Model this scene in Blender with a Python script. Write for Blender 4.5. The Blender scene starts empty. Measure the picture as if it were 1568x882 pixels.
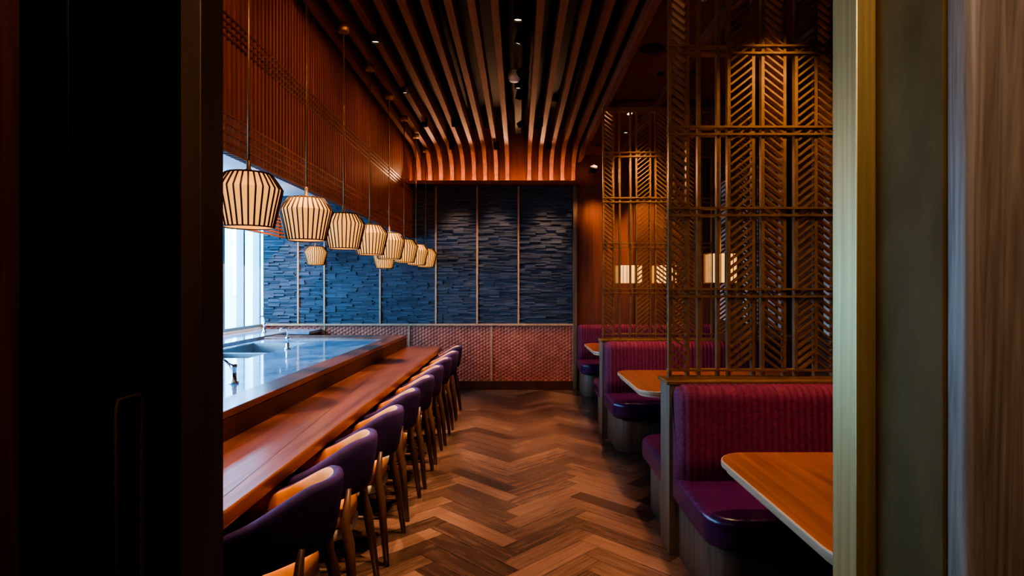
import bpy, math, random
from mathutils import Vector, Matrix
random.seed(7)
D=bpy.data; SC=bpy.context.scene
pi=math.pi
# ---------------------------------------------------------------- materials
def mat(name, col, rough=.5, metal=0., spec=.5, emis=None, es=0., sheen=0., coat=0.):
    m=D.materials.new(name); m.use_nodes=True
    b=m.node_tree.nodes['Principled BSDF']
    b.inputs['Base Color'].default_value=(*col,1); b.inputs['Roughness'].default_value=rough
    b.inputs['Metallic'].default_value=metal
    b.inputs['Specular IOR Level'].default_value=spec
    if emis: b.inputs['Emission Color'].default_value=(*emis,1); b.inputs['Emission Strength'].default_value=es
    if sheen: b.inputs['Sheen Weight'].default_value=sheen; b.inputs['Sheen Tint'].default_value=(*[min(1,q*3) for q in col],1)
    if coat: b.inputs['Coat Weight'].default_value=coat; b.inputs['Coat Roughness'].default_value=.15
    return m
def noisy(name, c1, c2, scale=(1,1,1), nscale=5., rough=.5, metal=0., bump=.1, detail=6., dist=.3, sheen=0., coat=0., coord='Object', spec=.5, lo=.35, hi=.65, bdist=.01):
    m=mat(name,c1,rough,metal,spec,sheen=sheen,coat=coat); nt=m.node_tree; N=nt.nodes; L=nt.links
    b=N['Principled BSDF']
    tc=N.new('ShaderNodeTexCoord'); mp=N.new('ShaderNodeMapping'); mp.inputs['Scale'].default_value=scale
    nz=N.new('ShaderNodeTexNoise'); nz.inputs['Scale'].default_value=nscale; nz.inputs['Detail'].default_value=detail; nz.inputs['Distortion'].default_value=dist
    cr=N.new('ShaderNodeValToRGB'); cr.color_ramp.elements[0].position=lo; cr.color_ramp.elements[1].position=hi
    cr.color_ramp.elements[0].color=(*c1,1); cr.color_ramp.elements[1].color=(*c2,1)
    L.new(tc.outputs[coord],mp.inputs[0]); L.new(mp.outputs[0],nz.inputs['Vector']); L.new(nz.outputs[0],cr.inputs[0]); L.new(cr.outputs[0],b.inputs['Base Color'])
    if bump:
        bp=N.new('ShaderNodeBump'); bp.inputs['Strength'].default_value=bump; bp.inputs['Distance'].default_value=bdist
        L.new(nz.outputs[0],bp.inputs['Height']); L.new(bp.outputs[0],b.inputs['Normal'])
    return m
def wood(name,c1,c2,axis='y',rough=.4,coat=0.,bump=.08,s=1.,spec=.5):
    sc={'x':(.6,14,14),'y':(14,.6,14),'z':(14,14,.6)}[axis]
    return noisy(name,c1,c2,tuple(q*s for q in sc),1.5,rough,0,bump,8,1.2,coat=coat,lo=.3,hi=.7,spec=spec)
W_counter=wood('walnut_counter',(.14,.043,.021),(.31,.105,.046),'y',.28,.35)
W_bardark=wood('walnut_dark_y',(.07,.022,.012),(.14,.045,.022),'y',.4)
W_darkz=wood('walnut_dark_z',(.06,.02,.012),(.13,.042,.022),'z',.45)
W_slat=wood('slat_wood',(.15,.054,.032),(.25,.092,.054),'y',.65,spec=.2)
W_scr=wood('screen_wood',(.22,.062,.028),(.34,.10,.044),'z',.55,spec=.3)
W_table=wood('table_wood',(.18,.058,.023),(.34,.12,.05),'y',.30,.25)
W_edge=wood('table_edge_wood',(.36,.20,.11),(.5,.30,.17),'y',.45)
W_booth=wood('booth_wood',(.13,.08,.05),(.24,.15,.095),'z',.5)
W_wall=wood('wall_wood_red',(.12,.038,.022),(.22,.07,.038),'z',.45)
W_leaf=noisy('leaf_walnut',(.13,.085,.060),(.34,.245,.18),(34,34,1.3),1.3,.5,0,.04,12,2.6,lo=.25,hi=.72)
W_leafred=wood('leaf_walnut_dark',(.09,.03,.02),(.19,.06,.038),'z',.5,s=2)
W_legs=wood('chair_leg_wood',(.08,.035,.022),(.15,.07,.042),'z',.4)
M_black=mat('black_paint',(.008,.007,.007),.7)
M_back=mat('screen_backing',(.030,.009,.005),.6)
M_jamb=mat('bronze_jamb_dark',(.010,.007,.005),.5,.3)
M_strip=noisy('bronze_strip',(.12,.065,.035),(.155,.085,.047),(2,2,.3),8,.5,.1,.03)
M_brass=noisy('brass_brushed',(.46,.31,.13),(.58,.40,.17),(30,30,.4),4,.42,.7,.04)
M_olive=noisy('brass_aged',(.13,.075,.024),(.18,.108,.037),(2,2,1),5,.65,.1,.03,spec=.15)
M_bronze=noisy('lattice_bronze',(.31,.17,.078),(.40,.235,.11),(3,3,3),6,.38,.7,.02)
M_velvet=noisy('velvet_purple',(.036,.013,.066),(.064,.024,.108),(1,1,1),9,.85,0,.05,sheen=.15)
M_seat=noisy('velvet_tan',(.62,.22,.06),(.76,.30,.09),(1,1,1),10,.8,0,.05,sheen=.2)
M_cream=noisy('seat_cream_coollit',(.55,.45,.34),(.62,.52,.40),(1,1,1),20,.7,0,.05)  # cream puts cool light on the lower seat side into the colour
M_rib=noisy('ribbed_burgundy',(.115,.012,.034),(.20,.024,.060),(1,1,1),60,.85,0,.25,sheen=.1,bdist=.004)
M_leather=noisy('leather_plum',(.060,.010,.048),(.09,.017,.072),(1,1,1),60,.27,0,.06,spec=.6)
M_marble=noisy('marble_blue_grey',(.16,.24,.34),(.48,.58,.70),(1,.6,1),2.2,.08,0,0,detail=10,dist=1.6,lo=.4,hi=.72,spec=.8)
M_steel=mat('stainless_steel',(.55,.56,.58),.28,1.)
M_chrome=mat('chrome',(.8,.8,.82),.08,1.)
M_white=mat('white_paint',(.75,.78,.8),.7)
M_mull=mat('window_frame_paint',(.22,.34,.38),.4,.3)
M_shade=mat('lamp_shade_linen',(.50,.28,.10),.8,emis=(1,.44,.11),es=1.05)
M_ribs=mat('lamp_rib_dark',(.07,.03,.012),.5)
M_lantern=mat('lantern_linen',(.6,.4,.2),.8,emis=(1,.50,.15),es=1.2)
M_led=mat('led_warm',(1,.6,.3),.5,emis=(1,.58,.32),es=120)
M_lens=mat('downlight_lens',(1,.9,.7),.5,emis=(1,.75,.45),es=3)
M_red=noisy('ceiling_red_brown',(.13,.032,.018),(.18,.045,.025),(1,1,1),3,.55,0,.03)
M_glow=noisy('frosted_panel',(.60,.42,.34),(.70,.52,.42),(1,1,1),2,.6,0,0)
M_plaster=mat('smoke_white',(.6,.55,.5),.5)

def attr_mat(name,c1,c2,rough,bump,grain,metal=0,coat=0,spec=.5,noise_amt=.5,ramt=.8):
    m=mat(name,c1,rough,metal,spec,coat=coat); nt=m.node_tree;N=nt.nodes;L=nt.links;b=N['Principled BSDF']
    at=N.new('ShaderNodeAttribute'); at.attribute_name='rnd'
    uv=N.new('ShaderNodeUVMap'); mp=N.new('ShaderNodeMapping'); mp.inputs['Scale'].default_value=grain
    L.new(uv.outputs[0],mp.inputs[0])
    nz=N.new('ShaderNodeTexNoise'); nz.inputs['Scale'].default_value=1; nz.inputs['Detail'].default_value=7; nz.inputs['Distortion'].default_value=.8
    L.new(mp.outputs[0],nz.inputs['Vector'])
    mx=N.new('ShaderNodeMath'); mx.operation='MULTIPLY_ADD'; mx.inputs[1].default_value=noise_amt; L.new(nz.outputs[0],mx.inputs[0])
    s=N.new('ShaderNodeSeparateColor'); L.new(at.outputs['Color'],s.inputs[0])
    m2=N.new('ShaderNodeMath'); m2.operation='MULTIPLY_ADD'; m2.inputs[1].default_value=ramt; m2.inputs[2].default_value=.5-.5*noise_amt-.5*ramt
    L.new(s.outputs[0],m2.inputs[0]); L.new(m2.outputs[0],mx.inputs[2])
    cr=N.new('ShaderNodeValToRGB'); cr.color_ramp.elements[0].color=(*c1,1); cr.color_ramp.elements[1].color=(*c2,1)
    L.new(mx.outputs[0],cr.inputs[0]); L.new(cr.outputs[0],b.inputs['Base Color'])
    bp=N.new('ShaderNodeBump'); bp.inputs['Strength'].default_value=bump; bp.inputs['Distance'].default_value=.01
    L.new(nz.outputs[0],bp.inputs['Height']); L.new(bp.outputs[0],b.inputs['Normal'])
    return m
M_floor=attr_mat('parquet',(.045,.025,.019),(.24,.13,.09),.25,.10,(3,40,1),spec=1.0,noise_amt=1.1,ramt=.75)
M_slate=attr_mat('slate_strips',(.022,.029,.043),(.088,.103,.14),.6,.4,(12,60,1),noise_amt=.5)
# terracotta scale tiles
def hexmat():
    m=noisy('wainscot_scales',(.36,.10,.06),(.46,.14,.085),(1,1,1),6,.55,0,0); nt=m.node_tree;N=nt.nodes;L=nt.links
    tc=N.new('ShaderNodeTexCoord'); s=N.new('ShaderNodeSeparateXYZ'); L.new(tc.outputs['Object'],s.inputs[0])
    tot=None;k=2*pi/.045
    for a in (0,60,120):
        cx,cz=math.cos(math.radians(a))*k, math.sin(math.radians(a))*k
        m1=N.new('ShaderNodeMath');m1.operation='MULTIPLY';m1.inputs[1].default_value=cx;L.new(s.outputs[0],m1.inputs[0])
        m2=N.new('ShaderNodeMath');m2.operation='MULTIPLY_ADD';m2.inputs[1].default_value=cz;L.new(s.outputs[2],m2.inputs[0]);L.new(m1.outputs[0],m2.inputs[2])
        c=N.new('ShaderNodeMath');c.operation='COSINE';L.new(m2.outputs[0],c.inputs[0])
        if tot is None: tot=c
        else:
            ad=N.new('ShaderNodeMath');ad.operation='ADD';L.new(tot.outputs[0],ad.inputs[0]);L.new(c.outputs[0],ad.inputs[1]);tot=ad
    bp=N.new('ShaderNodeBump');bp.inputs['Strength'].default_value=.5;bp.inputs['Distance'].default_value=.005
    L.new(tot.outputs[0],bp.inputs['Height']);L.new(bp.outputs[0],N['Principled BSDF'].inputs['Normal'])
    return m
M_hex=hexmat()
# ---------------------------------------------------------------- mesh builder
class MB:
    def __init__(s): s.v=[];s.f=[];s.mi=[];s.mats=[];s.rnd=[];s.uv=[];s.sm=[]
    def m(s,mt):
        if mt not in s.mats: s.mats.append(mt)
        return s.mats.index(mt)
    def face(s,idx,mt,rnd=0.,uv=None,smooth=False):
        s.f.append(idx);s.mi.append(s.m(mt));s.rnd.append(rnd);s.uv.append(uv);s.sm.append(smooth)
    def box(s,x0,x1,y0,y1,z0,z1,mt,rnd=0.,M=None):
        if x0>x1:x0,x1=x1,x0
        if y0>y1:y0,y1=y1,y0
        if z0>z1:z0,z1=z1,z0
        n=len(s.v)
        P=[(x0,y0,z0),(x1,y0,z0),(x1,y1,z0),(x0,y1,z0),(x0,y0,z1),(x1,y0,z1),(x1,y1,z1),(x0,y1,z1)]
        if M: P=[tuple(M@Vector(p)) for p in P]
        s.v+=P
        for q in ((0,3,2,1),(4,5,6,7),(0,1,5,4),(1,2,6,5),(2,3,7,6),(3,0,4,7)):
            s.face([n+i for i in q],mt,rnd)
    def loft(s,rings,mt,cap=True,smooth=True,closed=True,mfun=None):
        n=len(s.v);k=len(rings[0])
        for r in rings: s.v+=[tuple(p) for p in r]
        for i in range(len(rings)-1):
            for j in range(k if closed else k-1):
                a=n+i*k+j;b=n+i*k+(j+1)%k
                s.face([a,b,b+k,a+k],mfun(j) if mfun else mt,smooth=smooth)
        if cap:
            s.face([n+j for j in range(k)][::-1],mt); s.face([n+(len(rings)-1)*k+j for j in range(k)],mt)
    def lathe(s,prof,c,mt,seg=28,cap=True,smooth=True):
        s.loft([[(c[0]+r*math.cos(2*pi*j/seg),c[1]+r*math.sin(2*pi*j/seg),c[2]+z) for j in range(seg)] for r,z in prof],mt,cap,smooth)
    def tube(s,pts,r,mt,seg=10,cap=True):
        pts=[Vector(p) for p in pts];rings=[]
        rr=r if isinstance(r,(list,tuple)) else [r]*len(pts)
        up=None
        for i,p in enumerate(pts):
            t=(pts[min(i+1,len(pts)-1)]-pts[max(i-1,0)]).normalized()
            if up is None: up=Vector((0,0,1)) if abs(t.z)<.9 else Vector((1,0,0))
            a=t.cross(up).normalized(); b=a.cross(t).normalized(); up=b
            rings.append([p+rr[i]*(a*math.cos(2*pi*j/seg)+b*math.sin(2*pi*j/seg)) for j in range(seg)])
        s.loft(rings,mt,cap)
    def slab(s,out,z0,z1,mt,rb=.01,mt_side=None,nb=3):
        def inset(d):
            k=len(out);R=[]
            for i in range(k):
                p0=Vector(out[i-1]);p=Vector(out[i]);p1=Vector(out[(i+1)%k])
                e0=(p-p0).normalized();e1=(p1-p).normalized()
                nn=Vector((-e0.y-e1.y,e0.x+e1.x));
                nn=nn.normalized() if nn.length>1e-6 else Vector((-e0.y,e0.x))
                R.append(p+nn*d)
            return R
        rings=[]
        for i in range(nb+1):
            a=pi/2*i/nb; rings.append([(p.x,p.y,z0+rb*(1-math.cos(a))) for p in inset(rb*(1-math.sin(a)))])
        for i in range(nb+1):
            a=pi/2*i/nb; rings.append([(p.x,p.y,z1-rb*(1-math.sin(a))) for p in inset(rb*(1-math.cos(a)))])
        s.loft(rings,mt_side or mt,cap=True)
        s.mi[-1]=s.m(mt)
    def obj(s,name,parent=None,bevel=0.,loc=None,solid=0):
        me=D.meshes.new(name);me.from_pydata(s.v,[],s.f)
        for mt in s.mats: me.materials.append(mt)
        me.polygons.foreach_set('material_index',s.mi);me.polygons.foreach_set('use_smooth',s.sm)
        if any(s.rnd) or any(u is not None for u in s.uv):
            at=me.attributes.new('rnd','FLOAT_COLOR','CORNER');ul=me.uv_layers.new(name='UVMap')
            i=0
            at=me.attributes['rnd']
            for fi,f in enumerate(s.f):
                r=s.rnd[fi];u=s.uv[fi]
                for k in range(len(f)):
                    at.data[i].color=(r,r,r,1)
                    if u is not None: ul.data[i].uv=u[k]
                    else:
                        q=s.v[f[k]];ul.data[i].uv=(q[0]+q[1],q[2]+r*7)
                    i+=1
        me.validate();me.update()
        o=D.objects.new(name,me);SC.collection.objects.link(o)
        if bevel:
            b=o.modifiers.new('bevel','BEVEL');b.width=bevel;b.segments=2;b.limit_method='ANGLE';b.angle_limit=math.radians(50)
        if parent: o.parent=parent
        if loc: o.location=loc
        return o
def empty(name,loc=(0,0,0),rz=0):
    e=D.objects.new(name,None);SC.collection.objects.link(e);e.location=loc;e.rotation_euler[2]=rz;e.empty_display_size=.1;return e
def copygrp(src,loc,rz=0):
    e=empty(src.name.split('.')[0],loc,rz)
    for c in src.children:
        o=c.copy();SC.collection.objects.link(o);o.parent=e
        o.matrix_parent_inverse.identity()
    return e
def rrect(x0,x1,y0,y1,r,n=8):
    rs=r if isinstance(r,(list,tuple)) else [r]*4   # order: BL,BR,TR,TL
    P=[]
    for (cx,cy,a0,rr) in ((x0,y0,pi,rs[0]),(x1,y0,1.5*pi,rs[1]),(x1,y1,0,rs[2]),(x0,y1,.5*pi,rs[3])):
        sx=1 if cx==x0 else -1; sy=1 if cy==y0 else -1
        c=(cx+sx*rr,cy+sy*rr)
        for i in range(n+1):
            a=a0+pi/2*i/n;P.append((c[0]+rr*math.cos(a),c[1]+rr*math.sin(a)))
    return P
def one(name,boxes,mt,bevel=0.):
    b=MB()
    for q in boxes: b.box(*q[:6],q[6] if len(q)>6 else mt)
    return b.obj(name,bevel=bevel)
# ---------------------------------------------------------------- room shell
XL,XR,YB=-3.78,2.9,8.7
# floor : herringbone planks
def floor():
    b=MB();W=.13;n=5;Lh=W*n;g=.0012
    c45=math.cos(pi/4)
    def add(x,y,w,h,vert):
        cx,cy=x+w/2,y+h/2
        X=(cx-cy)*c45;Y=(cx+cy)*c45
        if X<XL-.4 or X>XR+.4 or Y<-1.6 or Y>YB+.4:return
        q=[(x+g,y+g),(x+w-g,y+g),(x+w-g,y+h-g),(x+g,y+h-g)]
        k=len(b.v);off=random.random()*50
        for (px,py) in q:
            b.v.append(((px-py)*c45,(px+py)*c45,0))
        if vert: uv=[(p[1]+off,p[0]+off) for p in q]
        else: uv=[(p[0]+off,p[1]+off) for p in q]
        b.face([k,k+1,k+2,k+3],M_floor,random.random()*.999+.001,uv)
    R=110
    for r in range(-R,R):
        for m in range(-12,12):
            add(r*W+m*2*Lh,r*W,Lh,W,False)
            add(r*W,(r-2*n+1)*W+m*2*Lh,W,Lh,True)
    b.box(XL-.3,XR+.3,-1.7,YB+.3,-.1,-.004,M_black)
    return b.obj('floor')
floor()
# left window wall
one('wall_left',[(XL-.15,XL,-1.6,YB+.1,0,.93),(XL-.15,XL,-1.6,YB+.1,2.85,4.0),(XL-.15,XL,-1.6,1.2,.93,2.85)],M_white)
b=MB();ys=[1.2,2.4,3.5,4.6,5.7,6.44,7.0,7.56,8.12,8.62]
for y in ys: b.box(XL-.12,XL-.02,y,y+.045,.93,2.85,M_mull)
b.box(XL-.12,XL+.0,1.2,YB,.93,.97,M_mull);b.box(XL-.12,XL,1.2,YB,2.81,2.85,M_mull)
b.obj('window_1')
# neighbouring facade outside
b=MB();M_fac=noisy('facade_pale',(.30,.45,.5),(.42,.58,.62),(1,1,1),.5,.8,0,0)
b.box(-12,-11.7,-6,30,-1,1.2,M_fac)
for i in range(20): b.box(-11.95,-11.6,-4+i*1.7,-3.3+i*1.7,-1,9,M_fac)
b.obj('neighbour_facade')
one('ground_outside',[(-14,XL-.2,-8,32,-1.1,-1.0)],M_fac)
one('wall_right',[(XR,XR+.1,-1.6,YB+.1,0,4)],W_wall)
one('wall_back',[(XL,XR,YB,YB+.12,0,4)],W_wall)
# door wall
one('wall_front',[(XL,-.58,1.0,1.1,0,4),(.63,XR,1.0,1.1,0,4),(-.58,.63,1.0,1.1,2.75,4)],W_darkz)
one('ceiling',[(-1.62,.9,1.0,YB,3.86,3.95,M_black),(.9,XR,1.0,YB,3.47,3.55,M_red),(XL,-1.66,1.0,YB,2.86,2.95,M_white),(XL,XR,-1.6,1.1,3.95,4.0,M_black),
   (XL,XR,1.0,YB+.1,3.96,4.0,M_black),(.88,.9,1.0,YB,3.55,3.9,M_red),(-1.66,-1.64,1.0,YB,2.86,3.95,W_wall)],M_black)
# vestibule
one('wall_vestibule',[(-1.6,-1.5,-1.5,.8,0,2.7,M_black),(1.6,1.7,-1.5,.8,0,2.7,M_black),(-1.6,1.7,-1.6,-1.5,0,2.7,W_darkz),(-1.6,1.7,-1.6,1.0,2.75,2.82,M_black)],M_black)
# ceiling trims on right side
one('trim_ceiling',[(.87,.93,1.1,YB,3.36,3.47),(1.42,1.50,1.1,YB,3.40,3.47),(.93,XR,6.2,6.28,3.39,3.47),(.93,XR,3.58,3.66,3.39,3.47),(2.2,2.28,1.1,YB,3.40,3.47)],W_slat,.004)
# ---------------------------------------------------------------- back wall finishes
b=MB()
div=[-3.78,-3.248,-2.861,-2.04,-1.218,-.609,0.,.812]
h=.0215;rows=int((3.0-.975)/h)
for r in range(rows):
    z=.975+r*h;blk=int(r/6)
    for i in range(len(div)-1):
        x=div[i]+.015;xe=div[i+1]-.015
        x+=0;first=True
        while x<xe-.001:
            w=.155 if not first else (.155 if blk%2 else .08)
            w*=random.uniform(.93,1.07);first=False
            x1=min(x+w,xe)
            if xe-x1<.03:x1=xe
            d=random.choice([.010,.018,.028,.040])+random.uniform(0,.008)
            b.box(x,x1-.0012,YB-d,YB,z,z+h-.0018,M_slate,random.random()*.99+.005)
            x=x1
b.obj('slate_wall_cladding')
b=MB()
for x in div[1:-1]: b.box(x-.013,x+.013,YB-.05,YB,.975,3.0,W_edge)
b.box(.80,.86,YB-.07,YB,.0,3.0,W_booth)
b.box(XL,.86,YB-.06,YB,.945,.975,W_edge);b.box(-1.585,.86,YB-.24,YB,3.0,3.03,W_table);b.box(-1.585,.86,YB-.24,YB-.232,3.03,3.05,W_table)
b.obj('trim_back_panels',bevel=.003)
one('wall_wainscot_back',[(XL,.80,YB-.03,YB,.13,.945)],M_hex)
one('trim_wainscot',[(x-.012,x+.012,YB-.045,YB-.03,.13,.945) for x in (-2.86,-1.614,-.396)],W_edge)
one('baseboard_back',[(XL,.80,YB-.05,YB,0,.13)],W_darkz,.004)
one('trim_wood_panels',[(x,x+.012,YB-.012,YB,0,3.47) for x in (1.25,1.7,2.15,2.6)],W_darkz)
# right wall glazed panels
b=MB()
for y in (1.5,2.7,4.0,5.0,6.3,7.0,8.0):
    b.box(XR-.02,XR,y,y+.55,1.05,3.0,M_glow)
    for yy in (y-.03,y+.55): b.box(XR-.05,XR,yy,yy+.03,1.02,3.03,W_darkz)
    for zz in (1.02,1.7,2.35,3.0): b.box(XR-.05,XR,y-.03,y+.58,zz,zz+.03,W_darkz)
b.obj('wall_panel_frosted')
# ---------------------------------------------------------------- slatted ceiling
def slats():
    b=MB();T=.055
    path=[(1.12,3.47),(4,3.47),(6,3.47)]
    for i in range(13):
        a=pi/2*i/12;path.append((8.0+.585*math.sin(a),3.47-.34*(1-math.cos(a))))
    path.append((8.59,3.032))
    dp=.17
    for k in range(15):
        x=.80-.161*k
        if k==5: continue
        n=len(b.v);m=len(path)
        for i,(y,z) in enumerate(path):
            p0=path[max(i-1,0)];p1=path[min(i+1,m-1)]
            ty,tz=p1[0]-p0[0],p1[1]-p0[1];l=math.hypot(ty,tz);ty/=l;tz/=l
            if i==m-1: ty,tz=0,-1
            oy,oz=-tz,ty
            w=dp if i<6 else dp-(dp-.09)*(i-5)/(m-6)
            yo,zo=y+oy*w,z+oz*w
            for xx in (x-T/2,x+T/2): b.v.append((xx,y,z));b.v.append((xx,min(yo,8.69),zo))
        for i in range(m-1):
            a=n+4*i;c=a+4
            for q in ((a,a+2,c+2,c),(a+1,c+1,c+3,a+3),(a,c,c+1,a+1),(a+2,a+3,c+3,c+2)): b.face(list(q),W_slat)
        b.face([n,n+1,n+3,n+2],W_slat);e=n+4*(m-1);b.face([e,e+2,e+3,e+1],W_slat)
    return b.obj('slatted_ceiling')
slats()
one('trim_slat_edge',[(-1.60,-1.575,1.12,YB,3.42,3.7)],W_slat)
one('led_strip_cove',[(-1.55,.82,8.472,8.486,3.031,3.036)],M_led)
one('ceiling_track',[(-.045,.035,1.12,8.0,3.60,3.64)],M_black)
# ---------------------------------------------------------------- hanging slat screen above bar
b=MB();X=-1.585
y=1.15
while y<8.66:
    b.box(X-.025,X+.02,y,y+.022,2.23,3.84,W_scr);y+=.052
for z in (2.23,2.28,2.33,2.38,2.43,2.84,2.88,2.92,2.96): b.box(X-.022,X+.0225,1.12,8.68,z,z+.012,W_bardark if z>2.5 else W_scr)
b.box(X-.055,X-.045,1.12,8.68,2.45,3.84,M_back)
b.obj('hanging_slat_screen')
b=MB();X=-3.4
for i in range(9): b.box(X-.02,X+.02,1.15,8.66,2.22+i*.05,2.245+i*.05,W_scr)
for y in (1.2,3,4.8,6.6,8.4): b.box(X-.04,X-.02,y,y+.04,2.2,2.86,W_slat)
b.obj('hanging_louver_band')
# ---------------------------------------------------------------- bar
bar=empty('bar_counter')
b=MB();b.slab(rrect(-1.44,-.985,1.12,7.58,[.005,.005,.03,.005]),.69,.75,W_counter,.008);b.obj('dining_ledge',bar)
b=MB();b.box(-1.62,-1.44,1.12,7.56,.855,.895,W_counter);b.box(-3.12,-1.62,7.2,7.56,.855,.895,W_counter);b.obj('raised_ledge',bar,.006)
b=MB();b.box(-1.60,-1.44,1.12,7.54,0.1,.855,W_bardark);b.box(-3.1,-1.60,7.22,7.54,0,.855,W_bardark);b.box(-1.58,-1.50,1.12,7.5,0,.1,M_black)
for y in (7.4,):b.box(-1.44,-1.02,y,y+.05,0,.69,W_bardark)
for y in (3.2,5.3):b.box(-1.44,-1.2,y,y+.05,.45,.69,W_bardark)
b.obj('body',bar,.004)
b=MB()
sx0,sx1,sy0,sy1=-3.05,-2.42,5.25,6.75
for q in ((-3.12,sx0,1.12,7.2),(sx1,-1.62,1.12,7.2),(sx0,sx1,1.12,sy0),(sx0,sx1,sy1,7.2)): b.box(*q,.84,.872,M_marble)
b.obj('marble_top',bar)
b=MB()
b.box(sx0-.0,sx0+.012,sy0,sy1,.6,.868,M_steel);b.box(sx1-.012,sx1,sy0,sy1,.6,.868,M_steel);b.box(sx0,sx1,sy0,sy0+.012,.6,.868,M_steel);b.box(sx0,sx1,sy1-.012,sy1,.6,.868,M_steel);b.box(sx0,sx1,sy0,sy1,.59,.602,M_steel);b.box(sx0,sx1,5.95,5.98,.6,.84,M_steel)
b.obj('sink_basin',bar)
one('back_counter',[(XL+.01,-3.2,2.0,YB-.07,0,.86,W_bardark),(XL+.01,-3.18,2.0,YB-.07,.86,.90,M_marble),(-3.18,-2.9,8.1,YB-.07,.0,.86,W_bardark),(-3.18,-2.88,8.08,YB-.07,.86,.9,M_marble)],M_marble,.003)
# faucet
def faucet(loc,s=1.,swan=True):
    b=MB()
    b.lathe([(.03,0),(.03,.012),(.018,.016),(.016,.10),(.02,.105),(.02,.125),(.012,.13)],(0,0,0),M_chrome,20)
    if swan:
        P=[(-.01,0,.06)]
        for i in range(13):
            a=pi*i/12;P.append((-.13+.12*math.cos(a)-.0,0,.07+.10*math.sin(a)))
        P.append((-.25,0,.05));b.tube(P,.009,M_chrome)
        b.tube([(0,0,.115),(.0,-.05,.135),(.0,-.075,.14)],.006,M_chrome)
    else:
        b.tube([(0,0,.12),(0,0,.2),(-.01,-.02,.22),(-.03,-.08,.22),(-.035,-.1,.2)],.008,M_chrome);b.tube([(0,0,.1),(.05,0,.12)],.006,M_chrome)
    o=b.obj('faucet',bar,loc=loc);return o
faucet((-1.87,3.86,.872));faucet((-3.42,7.9,.90),1,False);faucet((-2.36,6.0,.872),1,False)
# ---------------------------------------------------------------- pendant lamps
def pendant():
    e=empty('pendant_lamp',(0,0,0));b=MB()
    prof=[(.100,.128),(.126,.092),(.150,.054),(.147,.036),(.128,-.045),(.110,-.128)]
    b.lathe(prof[::-1],(0,0,0),M_shade,30,cap=False,smooth=False);b.obj('shade',e)
    r=MB();n=30
    for j in range(n):
        a=2*pi*(j+.5)/n;ca,sa=math.cos(a),math.sin(a)
        r.tube([((q[0]+.004)*ca,(q[0]+.004)*sa,q[1]) for q in prof],.0044,M_ribs,5)
    r.lathe([(.02,.135),(.102,.132),(.106,.126),(.100,.12)],(0,0,0),M_ribs,30);
    for rr,zz in ((.112,-.128),):
        r.tube([(rr*math.cos(2*pi*k/30),rr*math.sin(2*pi*k/30),zz) for k in range(31)],.0035,M_ribs,5)
    r.lathe([(.022,.13),(.022,.145),(.010,.155),(.010,.19),(.005,.2)],(0,0,0),M_bronze,16)
    r.obj('frame',e)
    c=MB();c.lathe([(.0055,.19),(.0055,1.48)],(0,0,0),M_bronze,8);c.lathe([(.04,1.48),(.04,1.53)],(0,0,0),M_bronze,18);c.obj('rod',e)
    return e
p=pendant();p.location=(-1.3,2.83,1.92)
for i in range(1,8): copygrp(p,(-1.3,2.83+.77*i,1.92))
# shorter second row under the bar ceiling
def shortrod(loc):
    e=copygrp(p,loc)
    for c in list(e.children):
        if c.name.startswith('rod'):
            D.objects.remove(c)
    c=MB();L=2.86-loc[2];c.lathe([(.0045,.19),(.0045,L-.02)],(0,0,0),M_bronze,8);c.lathe([(.04,L-.03),(.04,L)],(0,0,0),M_bronze,18);c.obj('rod',e)
shortrod((-2.83,8.2,1.95));shortrod((-1.85,8.1,1.90))
# ---------------------------------------------------------------- chairs
def chair():
    e=empty('dining_chair',(0,0,0))
    b=MB();rings=[];A=100
    for i in range(49):
        t=-1+2*i/48;th=math.radians(A)*t
        k=max(0,(abs(t)-.25)/.75);k=k*k*(3-2*k)
        zt=.81-.14*k;zb=.555-.045*k
        endk=min(1,(1-abs(t))/.16);endk=math.sqrt(max(0,1-(1-endk)**2))
        zm=(zt+zb)/2-.02*(1-endk);hh=(zt-zb)/2*(.3+.7*endk);th2=.028*(.4+.6*endk)
        ring=[]
        for j in range(16):
            a=2*pi*j/16;cc=math.copysign(abs(math.cos(a))**.55,math.cos(a));ss=math.copysign(abs(math.sin(a))**.55,math.sin(a))
            z=zm+hh*ss;lean=(z-.575)*.16
            ring.append((-.01+(.265+lean+th2*cc)*math.cos(th)*1.02,(.215+lean*.3+th2*cc)*math.sin(th)*1.02,z))
        rings.append(ring)
    b.loft(rings,M_velvet,True,mfun=lambda j:M_seat if 5<=j<=10 else M_velvet);b.obj('backrest',e)
    b=MB();o=rrect(-.28,.21,-.20,.20,[.11,.15,.15,.11]);b.slab(o,.395,.51,M_seat,.048,nb=6);b.obj('seat_cushion',e)
    b=MB();o=rrect(-.255,.215,-.205,.205,[.09,.16,.16,.09]);b.slab(o,.36,.41,M_cream,.015);b.obj('seat_shell',e)  # lower seat side, its cool-lit tone painted in as cream
    b=MB()
    for sy in (-1,1):
        b.tube([(.275,sy*.215,0),(.235,sy*.18,.36),(.215,sy*.17,.45),(.225,sy*.15,.60)],[.014,.024,.022,.012],W_legs,10)
        b.tube([(-.25,sy*.215,0),(-.20,sy*.17,.37)],[.014,.024],W_legs,10)
        b.tube([(.245,sy*.188,.25),(-.22,sy*.19,.25)],.011,W_legs,8)
    b.tube([(0,-.189,.25),(0,.189,.25)],.010,W_legs,8)
    b.obj('legs',e)
    return e
ch=chair();ch.location=(-.975,2.18,0)
for i in range(1,9): copygrp(ch,(-.98+random.uniform(-.012,.012),2.18+.605*i,0),random.uniform(-.04,.04))
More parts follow.
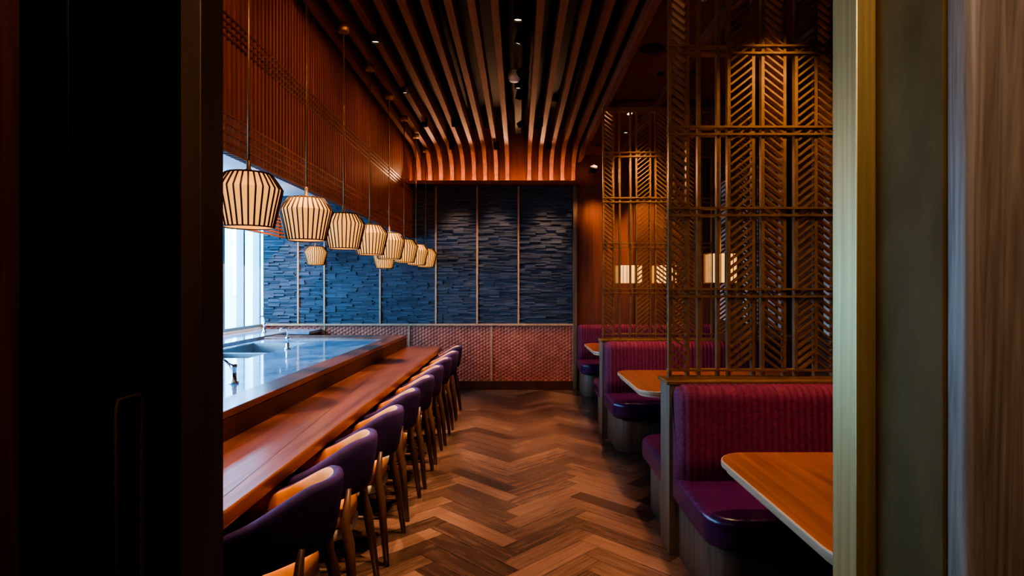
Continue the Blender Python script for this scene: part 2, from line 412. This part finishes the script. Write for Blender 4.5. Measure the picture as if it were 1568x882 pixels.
# ---------------------------------------------------------------- booths
def bench(y0,dirn,xl=.865):
    e=empty('booth_bench',(0,y0,0));X1=XR-.06
    b=MB();rings=[];th=.14;zt=.965;zb=.40
    n=int((X1-xl)/.006);amp=.007
    for i in range(n+1):
        x=xl+(X1-xl)*i/n
        t=min(1,(x-xl)/.07);s=math.sqrt(max(0,1-(1-t)**2))
        rib=amp*abs(math.sin(pi*(x-xl)/.036))
        T=th*(.45+.55*s)-amp+rib;Z=zt-.05*(1-s)-amp+rib;r=.075
        ring=[(x,0,zb),(x,0,Z-.01),(x,dirn*.01,Z)]
        for k in range(7):
            a=pi/2*k/6;ring.append((x,dirn*(T-r+r*math.sin(a)),Z-r+r*math.cos(a)))
        ring.append((x,dirn*(T+.015),zb+.2));ring.append((x,dirn*(T+.01),zb))
        rings.append(ring)
    b.loft(rings,M_rib,True);b.obj('ribbed_back',e)
    b=MB();ya,yb=sorted((dirn*.02,dirn*.70))
    r=[.15,.02,.02,.02] if dirn<0 else [.02,.02,.02,.15]
    b.slab(rrect(xl-.01,X1,ya,yb,r,10),.315,.465,M_leather,.035,nb=5);b.obj('seat',e)
    b=MB();ya,yb=sorted((0,dirn*.61));r=[.14,.02,.02,.02] if dirn<0 else [.02,.02,.02,.14]
    b.slab(rrect(xl+.03,X1,ya,yb,r,10),0,.32,W_booth,.004);b.obj('base',e)
    return e
def partition(y):
    b=MB();b.box(.845,XR-.06,y,y+.2,0,.955,W_booth);b.box(.83,XR-.06,y-.005,y+.205,.955,.978,M_bronze)
    b.obj('booth_partition',bevel=.004)
def lattice(y):
    b=MB();yc=y+.1;zt=3.355
    def post(x,w=.016,dpt=.03): b.box(x-w/2,x+w/2,yc-dpt/2,yc+dpt/2,.98,zt,M_bronze)
    base=[.873,.975,1.04,1.15,1.212,1.353,1.408,1.533,1.60]
    P=[];Lc=[]
    for k in range(3):
        o=k*.84
        P+= [q+o for q in base if q+o<XR-.07]
        for (a,c,s) in ((.885,.965,-1),(1.22,1.345,1),(1.416,1.525,-1),(1.61,1.70,1)):
            if c+o<XR-.07: Lc.append((a+o,c+o,s))
    for x in P: post(x,.018,.035)
    for k in range(6):
        z=.985+k*.4665
        for dz in (0,.042):
            if z+dz<zt: b.box(.862,XR-.06,yc-.028,yc+.028,z+dz-.006,z+dz+.006,M_bronze)
    b.box(.862,XR-.06,yc-.03,yc+.03,zt-.03,zt,M_bronze)
    for (a,c,s) in Lc:
        w=c-a;z=1.02
        while z<zt-.08:
            ang=math.radians(38)*s
            M=Matrix.Translation(((a+c)/2,yc,z+w*.35))@Matrix.Rotation(-ang,4,'Y')
            hl=w/2/math.cos(ang)
            b.box(-hl,hl,-.02,.02,-.0055,.0055,M_bronze,M=M)
            z+=.046
    return b.obj('lattice_screen')
for y in (3.3,5.95):
    partition(y);lattice(y);bench(y,-1);bench(y+.2,1)
bench(8.67,-1);bench(1.13,1)
def table(y):
    e=empty('booth_table',(0,y,0));b=MB()
    b.slab(rrect(.88,2.75,-.57,.57,[.16,.03,.03,.16],10),.722,.75,W_table,.006,mt_side=W_edge)
    b.slab(rrect(.90,2.75,-.55,.55,[.15,.03,.03,.15],10),.70,.724,W_edge,.004)
    b.obj('top',e)
    c=MB()
    for x in (1.35,2.3):
        c.box(x-.04,x+.04,-.04,.04,.03,.70,M_black);c.slab(rrect(x-.22,x+.22,-.22,.22,.03),0,.02,M_black,.004);c.box(x-.18,x+.18,-.18,.18,.68,.70,M_black)
    c.obj('pedestal',e)
for y in (2.12,4.81,7.45): table(y)
# lantern pendants over booths
def lantern(loc,w,h,ztop=3.46):
    e=empty('lantern_pendant',loc);b=MB()
    b.slab(rrect(-w/2,w/2,-w/2,w/2,.02,3),-h/2,h/2,M_lantern,.004);b.obj('shade',e)
    b=MB()
    n=6
    for i in range(n+1):
        t=-w/2+w*i/n
        for (x,y) in ((t,-w/2-.003),(t,w/2+.003),(-w/2-.003,t),(w/2+.003,t)): b.box(x-.003,x+.003,y-.003,y+.003,-h/2-.01,h/2+.01,M_bronze)
    L=ztop-loc[2];b.box(-w/2,w/2,-.005,.005,h/2,h/2+.01,M_bronze);b.tube([(0,0,h/2),(0,0,L)],.005,M_bronze,8);b.obj('frame',e)
lantern((1.65,4.8,1.66),.2,.23);lantern((1.46,7.8,1.68),.30,.23);lantern((1.93,7.8,1.68),.27,.23);lantern((1.65,2.12,1.9),.2,.23)
# ---------------------------------------------------------------- door surround
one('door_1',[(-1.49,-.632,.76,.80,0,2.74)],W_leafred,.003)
one('door_frame_left',[(-.63,-.566,.74,1.0,0,2.75,M_jamb),(-.60,-.532,.985,1.06,0,2.75,M_strip)],M_jamb,.002)
b=MB();b.tube([(-.555,.81,.9),(-.555,.81,1.335),(-.555,.815,1.345),(-.555,.86,1.345),(-.555,.865,1.335),(-.555,.865,.9),(-.555,.86,.89),(-.555,.815,.89),(-.555,.81,.9)],.0022,M_strip,6)
b.box(-.566,-.556,.83,.845,1.30,1.31,M_jamb);b.box(-.566,-.556,.83,.845,.93,.94,M_jamb)
b.obj('door_pull_handle')
one('door_frame_right',[(.566,.60,.985,1.06,0,2.75,M_brass),(.60,.72,.831,1.0,0,2.75,M_olive)],M_brass,.002)
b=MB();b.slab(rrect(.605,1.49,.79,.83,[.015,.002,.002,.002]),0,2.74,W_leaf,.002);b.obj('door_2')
# ---------------------------------------------------------------- ceiling fittings + lights
K=3.0
def spot(name,loc,tgt,E,ang=50,col=(1,.62,.32),blend=.6,r=.03,house=True):
    e=empty(name,loc)
    if house:
        b=MB();b.lathe([(.035,-.0),(.04,.10),(.03,.105)],(0,0,0),M_black,16,cap=False);b.lathe([(.03,.012),(.001,.013)],(0,0,0),M_lens,16,cap=False)
        h_=b.obj('housing',e)
        d=(Vector(loc)-Vector(tgt)).normalized();h_.rotation_mode='QUATERNION';h_.rotation_quaternion=d.to_track_quat('Z','Y')
    l=D.lights.new(name+'_light','SPOT');l.energy=E*K;l.spot_size=math.radians(ang);l.spot_blend=blend;l.color=col;l.shadow_soft_size=r
    o=D.objects.new('bulb',l);SC.collection.objects.link(o);o.parent=e
    o.rotation_mode='QUATERNION';o.rotation_quaternion=(Vector(tgt)-Vector(loc)).to_track_quat('-Z','Y')
    dd=(Vector(tgt)-Vector(loc)).normalized()*.012;o.location=dd
warm=(1,.66,.40)
for y in (2.9,4.4,5.9): spot('track_spotlight',(-.005,y,3.50),(-.15,y+.3,0),190,40,(1,.68,.44),.9)
for y in (2.0,3.4,4.8,6.2): spot('track_spotlight',(-.005,y,3.49),(-1.0,y+.5,.5),110,30,(1,.70,.46),.9)  # extra heads added to brighten the chair seats
for x in (-.90,-.30,.41): spot('track_spotlight',(x,7.95,3.38),(x,8.7,1.95),48,38,(1,.62,.36),1.0)
for x in (-.75,.25): spot('track_spotlight',(x,6.9,3.40),(x,8.7,.45),34,34,(1,.62,.36),.9)  # added fill spots that lift the wainscot
for y in (2.2,3.4,4.6,5.8,7.0): spot('track_spotlight',(-1.12,y,3.42),(-1.12,y+.25,.75),115,34,warm,.8)
# extra washers added at the track to brighten the hanging screen
for y in (2.0,3.7,5.4,7.1): spot('track_spotlight',(-.005,y,3.46),(-1.585,y+.6,2.75),24,70,(1,.58,.33),.9)
# uplights standing on the end-wall rail
for x in (-1.3,-.75,-.2,.35): spot('rail_uplight',(x,8.44,3.10),(x,6.8,3.50),14,70,(1,.55,.30),.9,house=False)
# unseen fill spots added over the door head to brighten the slats
for x in (-1.0,-.4,.3): spot('door_head_fill',(x,1.22,2.70),(x,4.6,3.5),13,80,(1,.60,.36),.9)
for y in (2.1,4.8,7.4): spot('recessed_downlight',(1.35,y,3.45),(1.35,y,.75),85,50,warm)
spot('recessed_downlight',(1.5,2.75,3.45),(1.42,3.4,2.0),135,56,(1,.64,.34),.9)
spot('recessed_downlight',(1.3,5.4,3.45),(1.2,6.05,2.0),75,56,(1,.64,.34),.9)
# extra spots added to brighten the booth backs
spot('recessed_downlight',(1.25,2.2,3.45),(1.45,3.15,.8),48,40,(1,.62,.42),.9)
spot('recessed_downlight',(1.25,4.85,3.45),(1.45,5.8,.8),45,40,(1,.62,.42),.9)
for y in (3.95,6.6): spot('recessed_downlight',(1.25,y,3.45),(1.4,y-.55,1.8),40,60,(1,.62,.30))
for x in (1.1,1.9): spot('recessed_downlight',(x,8.1,3.45),(x,8.6,1.5),60,60,(1,.6,.3))
for y in (3.6,5.4,6.6,7.6): spot('bar_downlight',(-2.75,y,2.84),(-3.4,y+.4,2.3),45,95,(1,.58,.28),.9)
# speaker / detectors
b=MB();b.lathe([(.095,3.468),(.095,3.455),(.08,3.45),(.001,3.45)],(1.10,4.83,0),M_jamb,28);b.obj('ceiling_speaker')
b=MB();b.lathe([(.06,3.60),(.06,3.53),(.045,3.505),(.001,3.5)],(-.04,5.7,0),M_plaster,24);b.obj('smoke_detector')
b=MB();b.lathe([(.05,0),(.05,-.04),(.04,-.07),(.02,-.09),(.001,-.095)],(1.05,8.2,3.2),M_black,20);b.box(1.04,1.06,8.19,8.69,3.2,3.22,M_black);b.obj('dome_camera')
for (x,y) in ((1.62,5.36),(1.62,4.4),(1.9,6.5),(2.0,3.9)):
    b=MB();b.lathe([(.045,3.469),(.045,3.462),(.03,3.46)],(x,y,0),M_black,20);b.lathe([(.028,3.461),(.001,3.4615)],(x,y,0),M_lens,16,cap=False);b.obj('ceiling_downlight')
# unseen vestibule fill spots, added to light the near door leaves and jambs
spot('vestibule_fill',(.2,-.5,2.70),(1.0,.85,1.4),19,85,(1,.80,.62))
spot('vestibule_fill',(-.1,-.2,2.70),(-1.0,.85,1.2),12,85,(1,.7,.5))
spot('vestibule_fill',(-.5,.3,2.70),(.6,.92,1.4),6,70,(1,.72,.42))
# window portal
pl=D.lights.new('window_portal','AREA');pl.shape='RECTANGLE';pl.size=7.4;pl.size_y=1.9;pl.energy=1
pl.cycles.is_portal=True
po=D.objects.new('window_portal',pl);SC.collection.objects.link(po);po.location=(XL-.14,4.95,1.89);po.rotation_euler=(pi/2,0,-pi/2)
# world
w=D.worlds.new('sky');SC.world=w;w.use_nodes=True
bg=w.node_tree.nodes['Background'];bg.inputs[0].default_value=(.27,.60,1,1);bg.inputs[1].default_value=17
# camera
c=D.cameras.new('camera');co=D.objects.new('camera',c);SC.collection.objects.link(co);SC.camera=co
co.location=(0,0,1.5);co.rotation_euler=(pi/2,0,0);c.sensor_width=36;c.lens=20.66;c.shift_x=-.0064;c.clip_start=.02
SC.view_settings.view_transform='AgX';SC.view_settings.look='AgX - High Contrast'
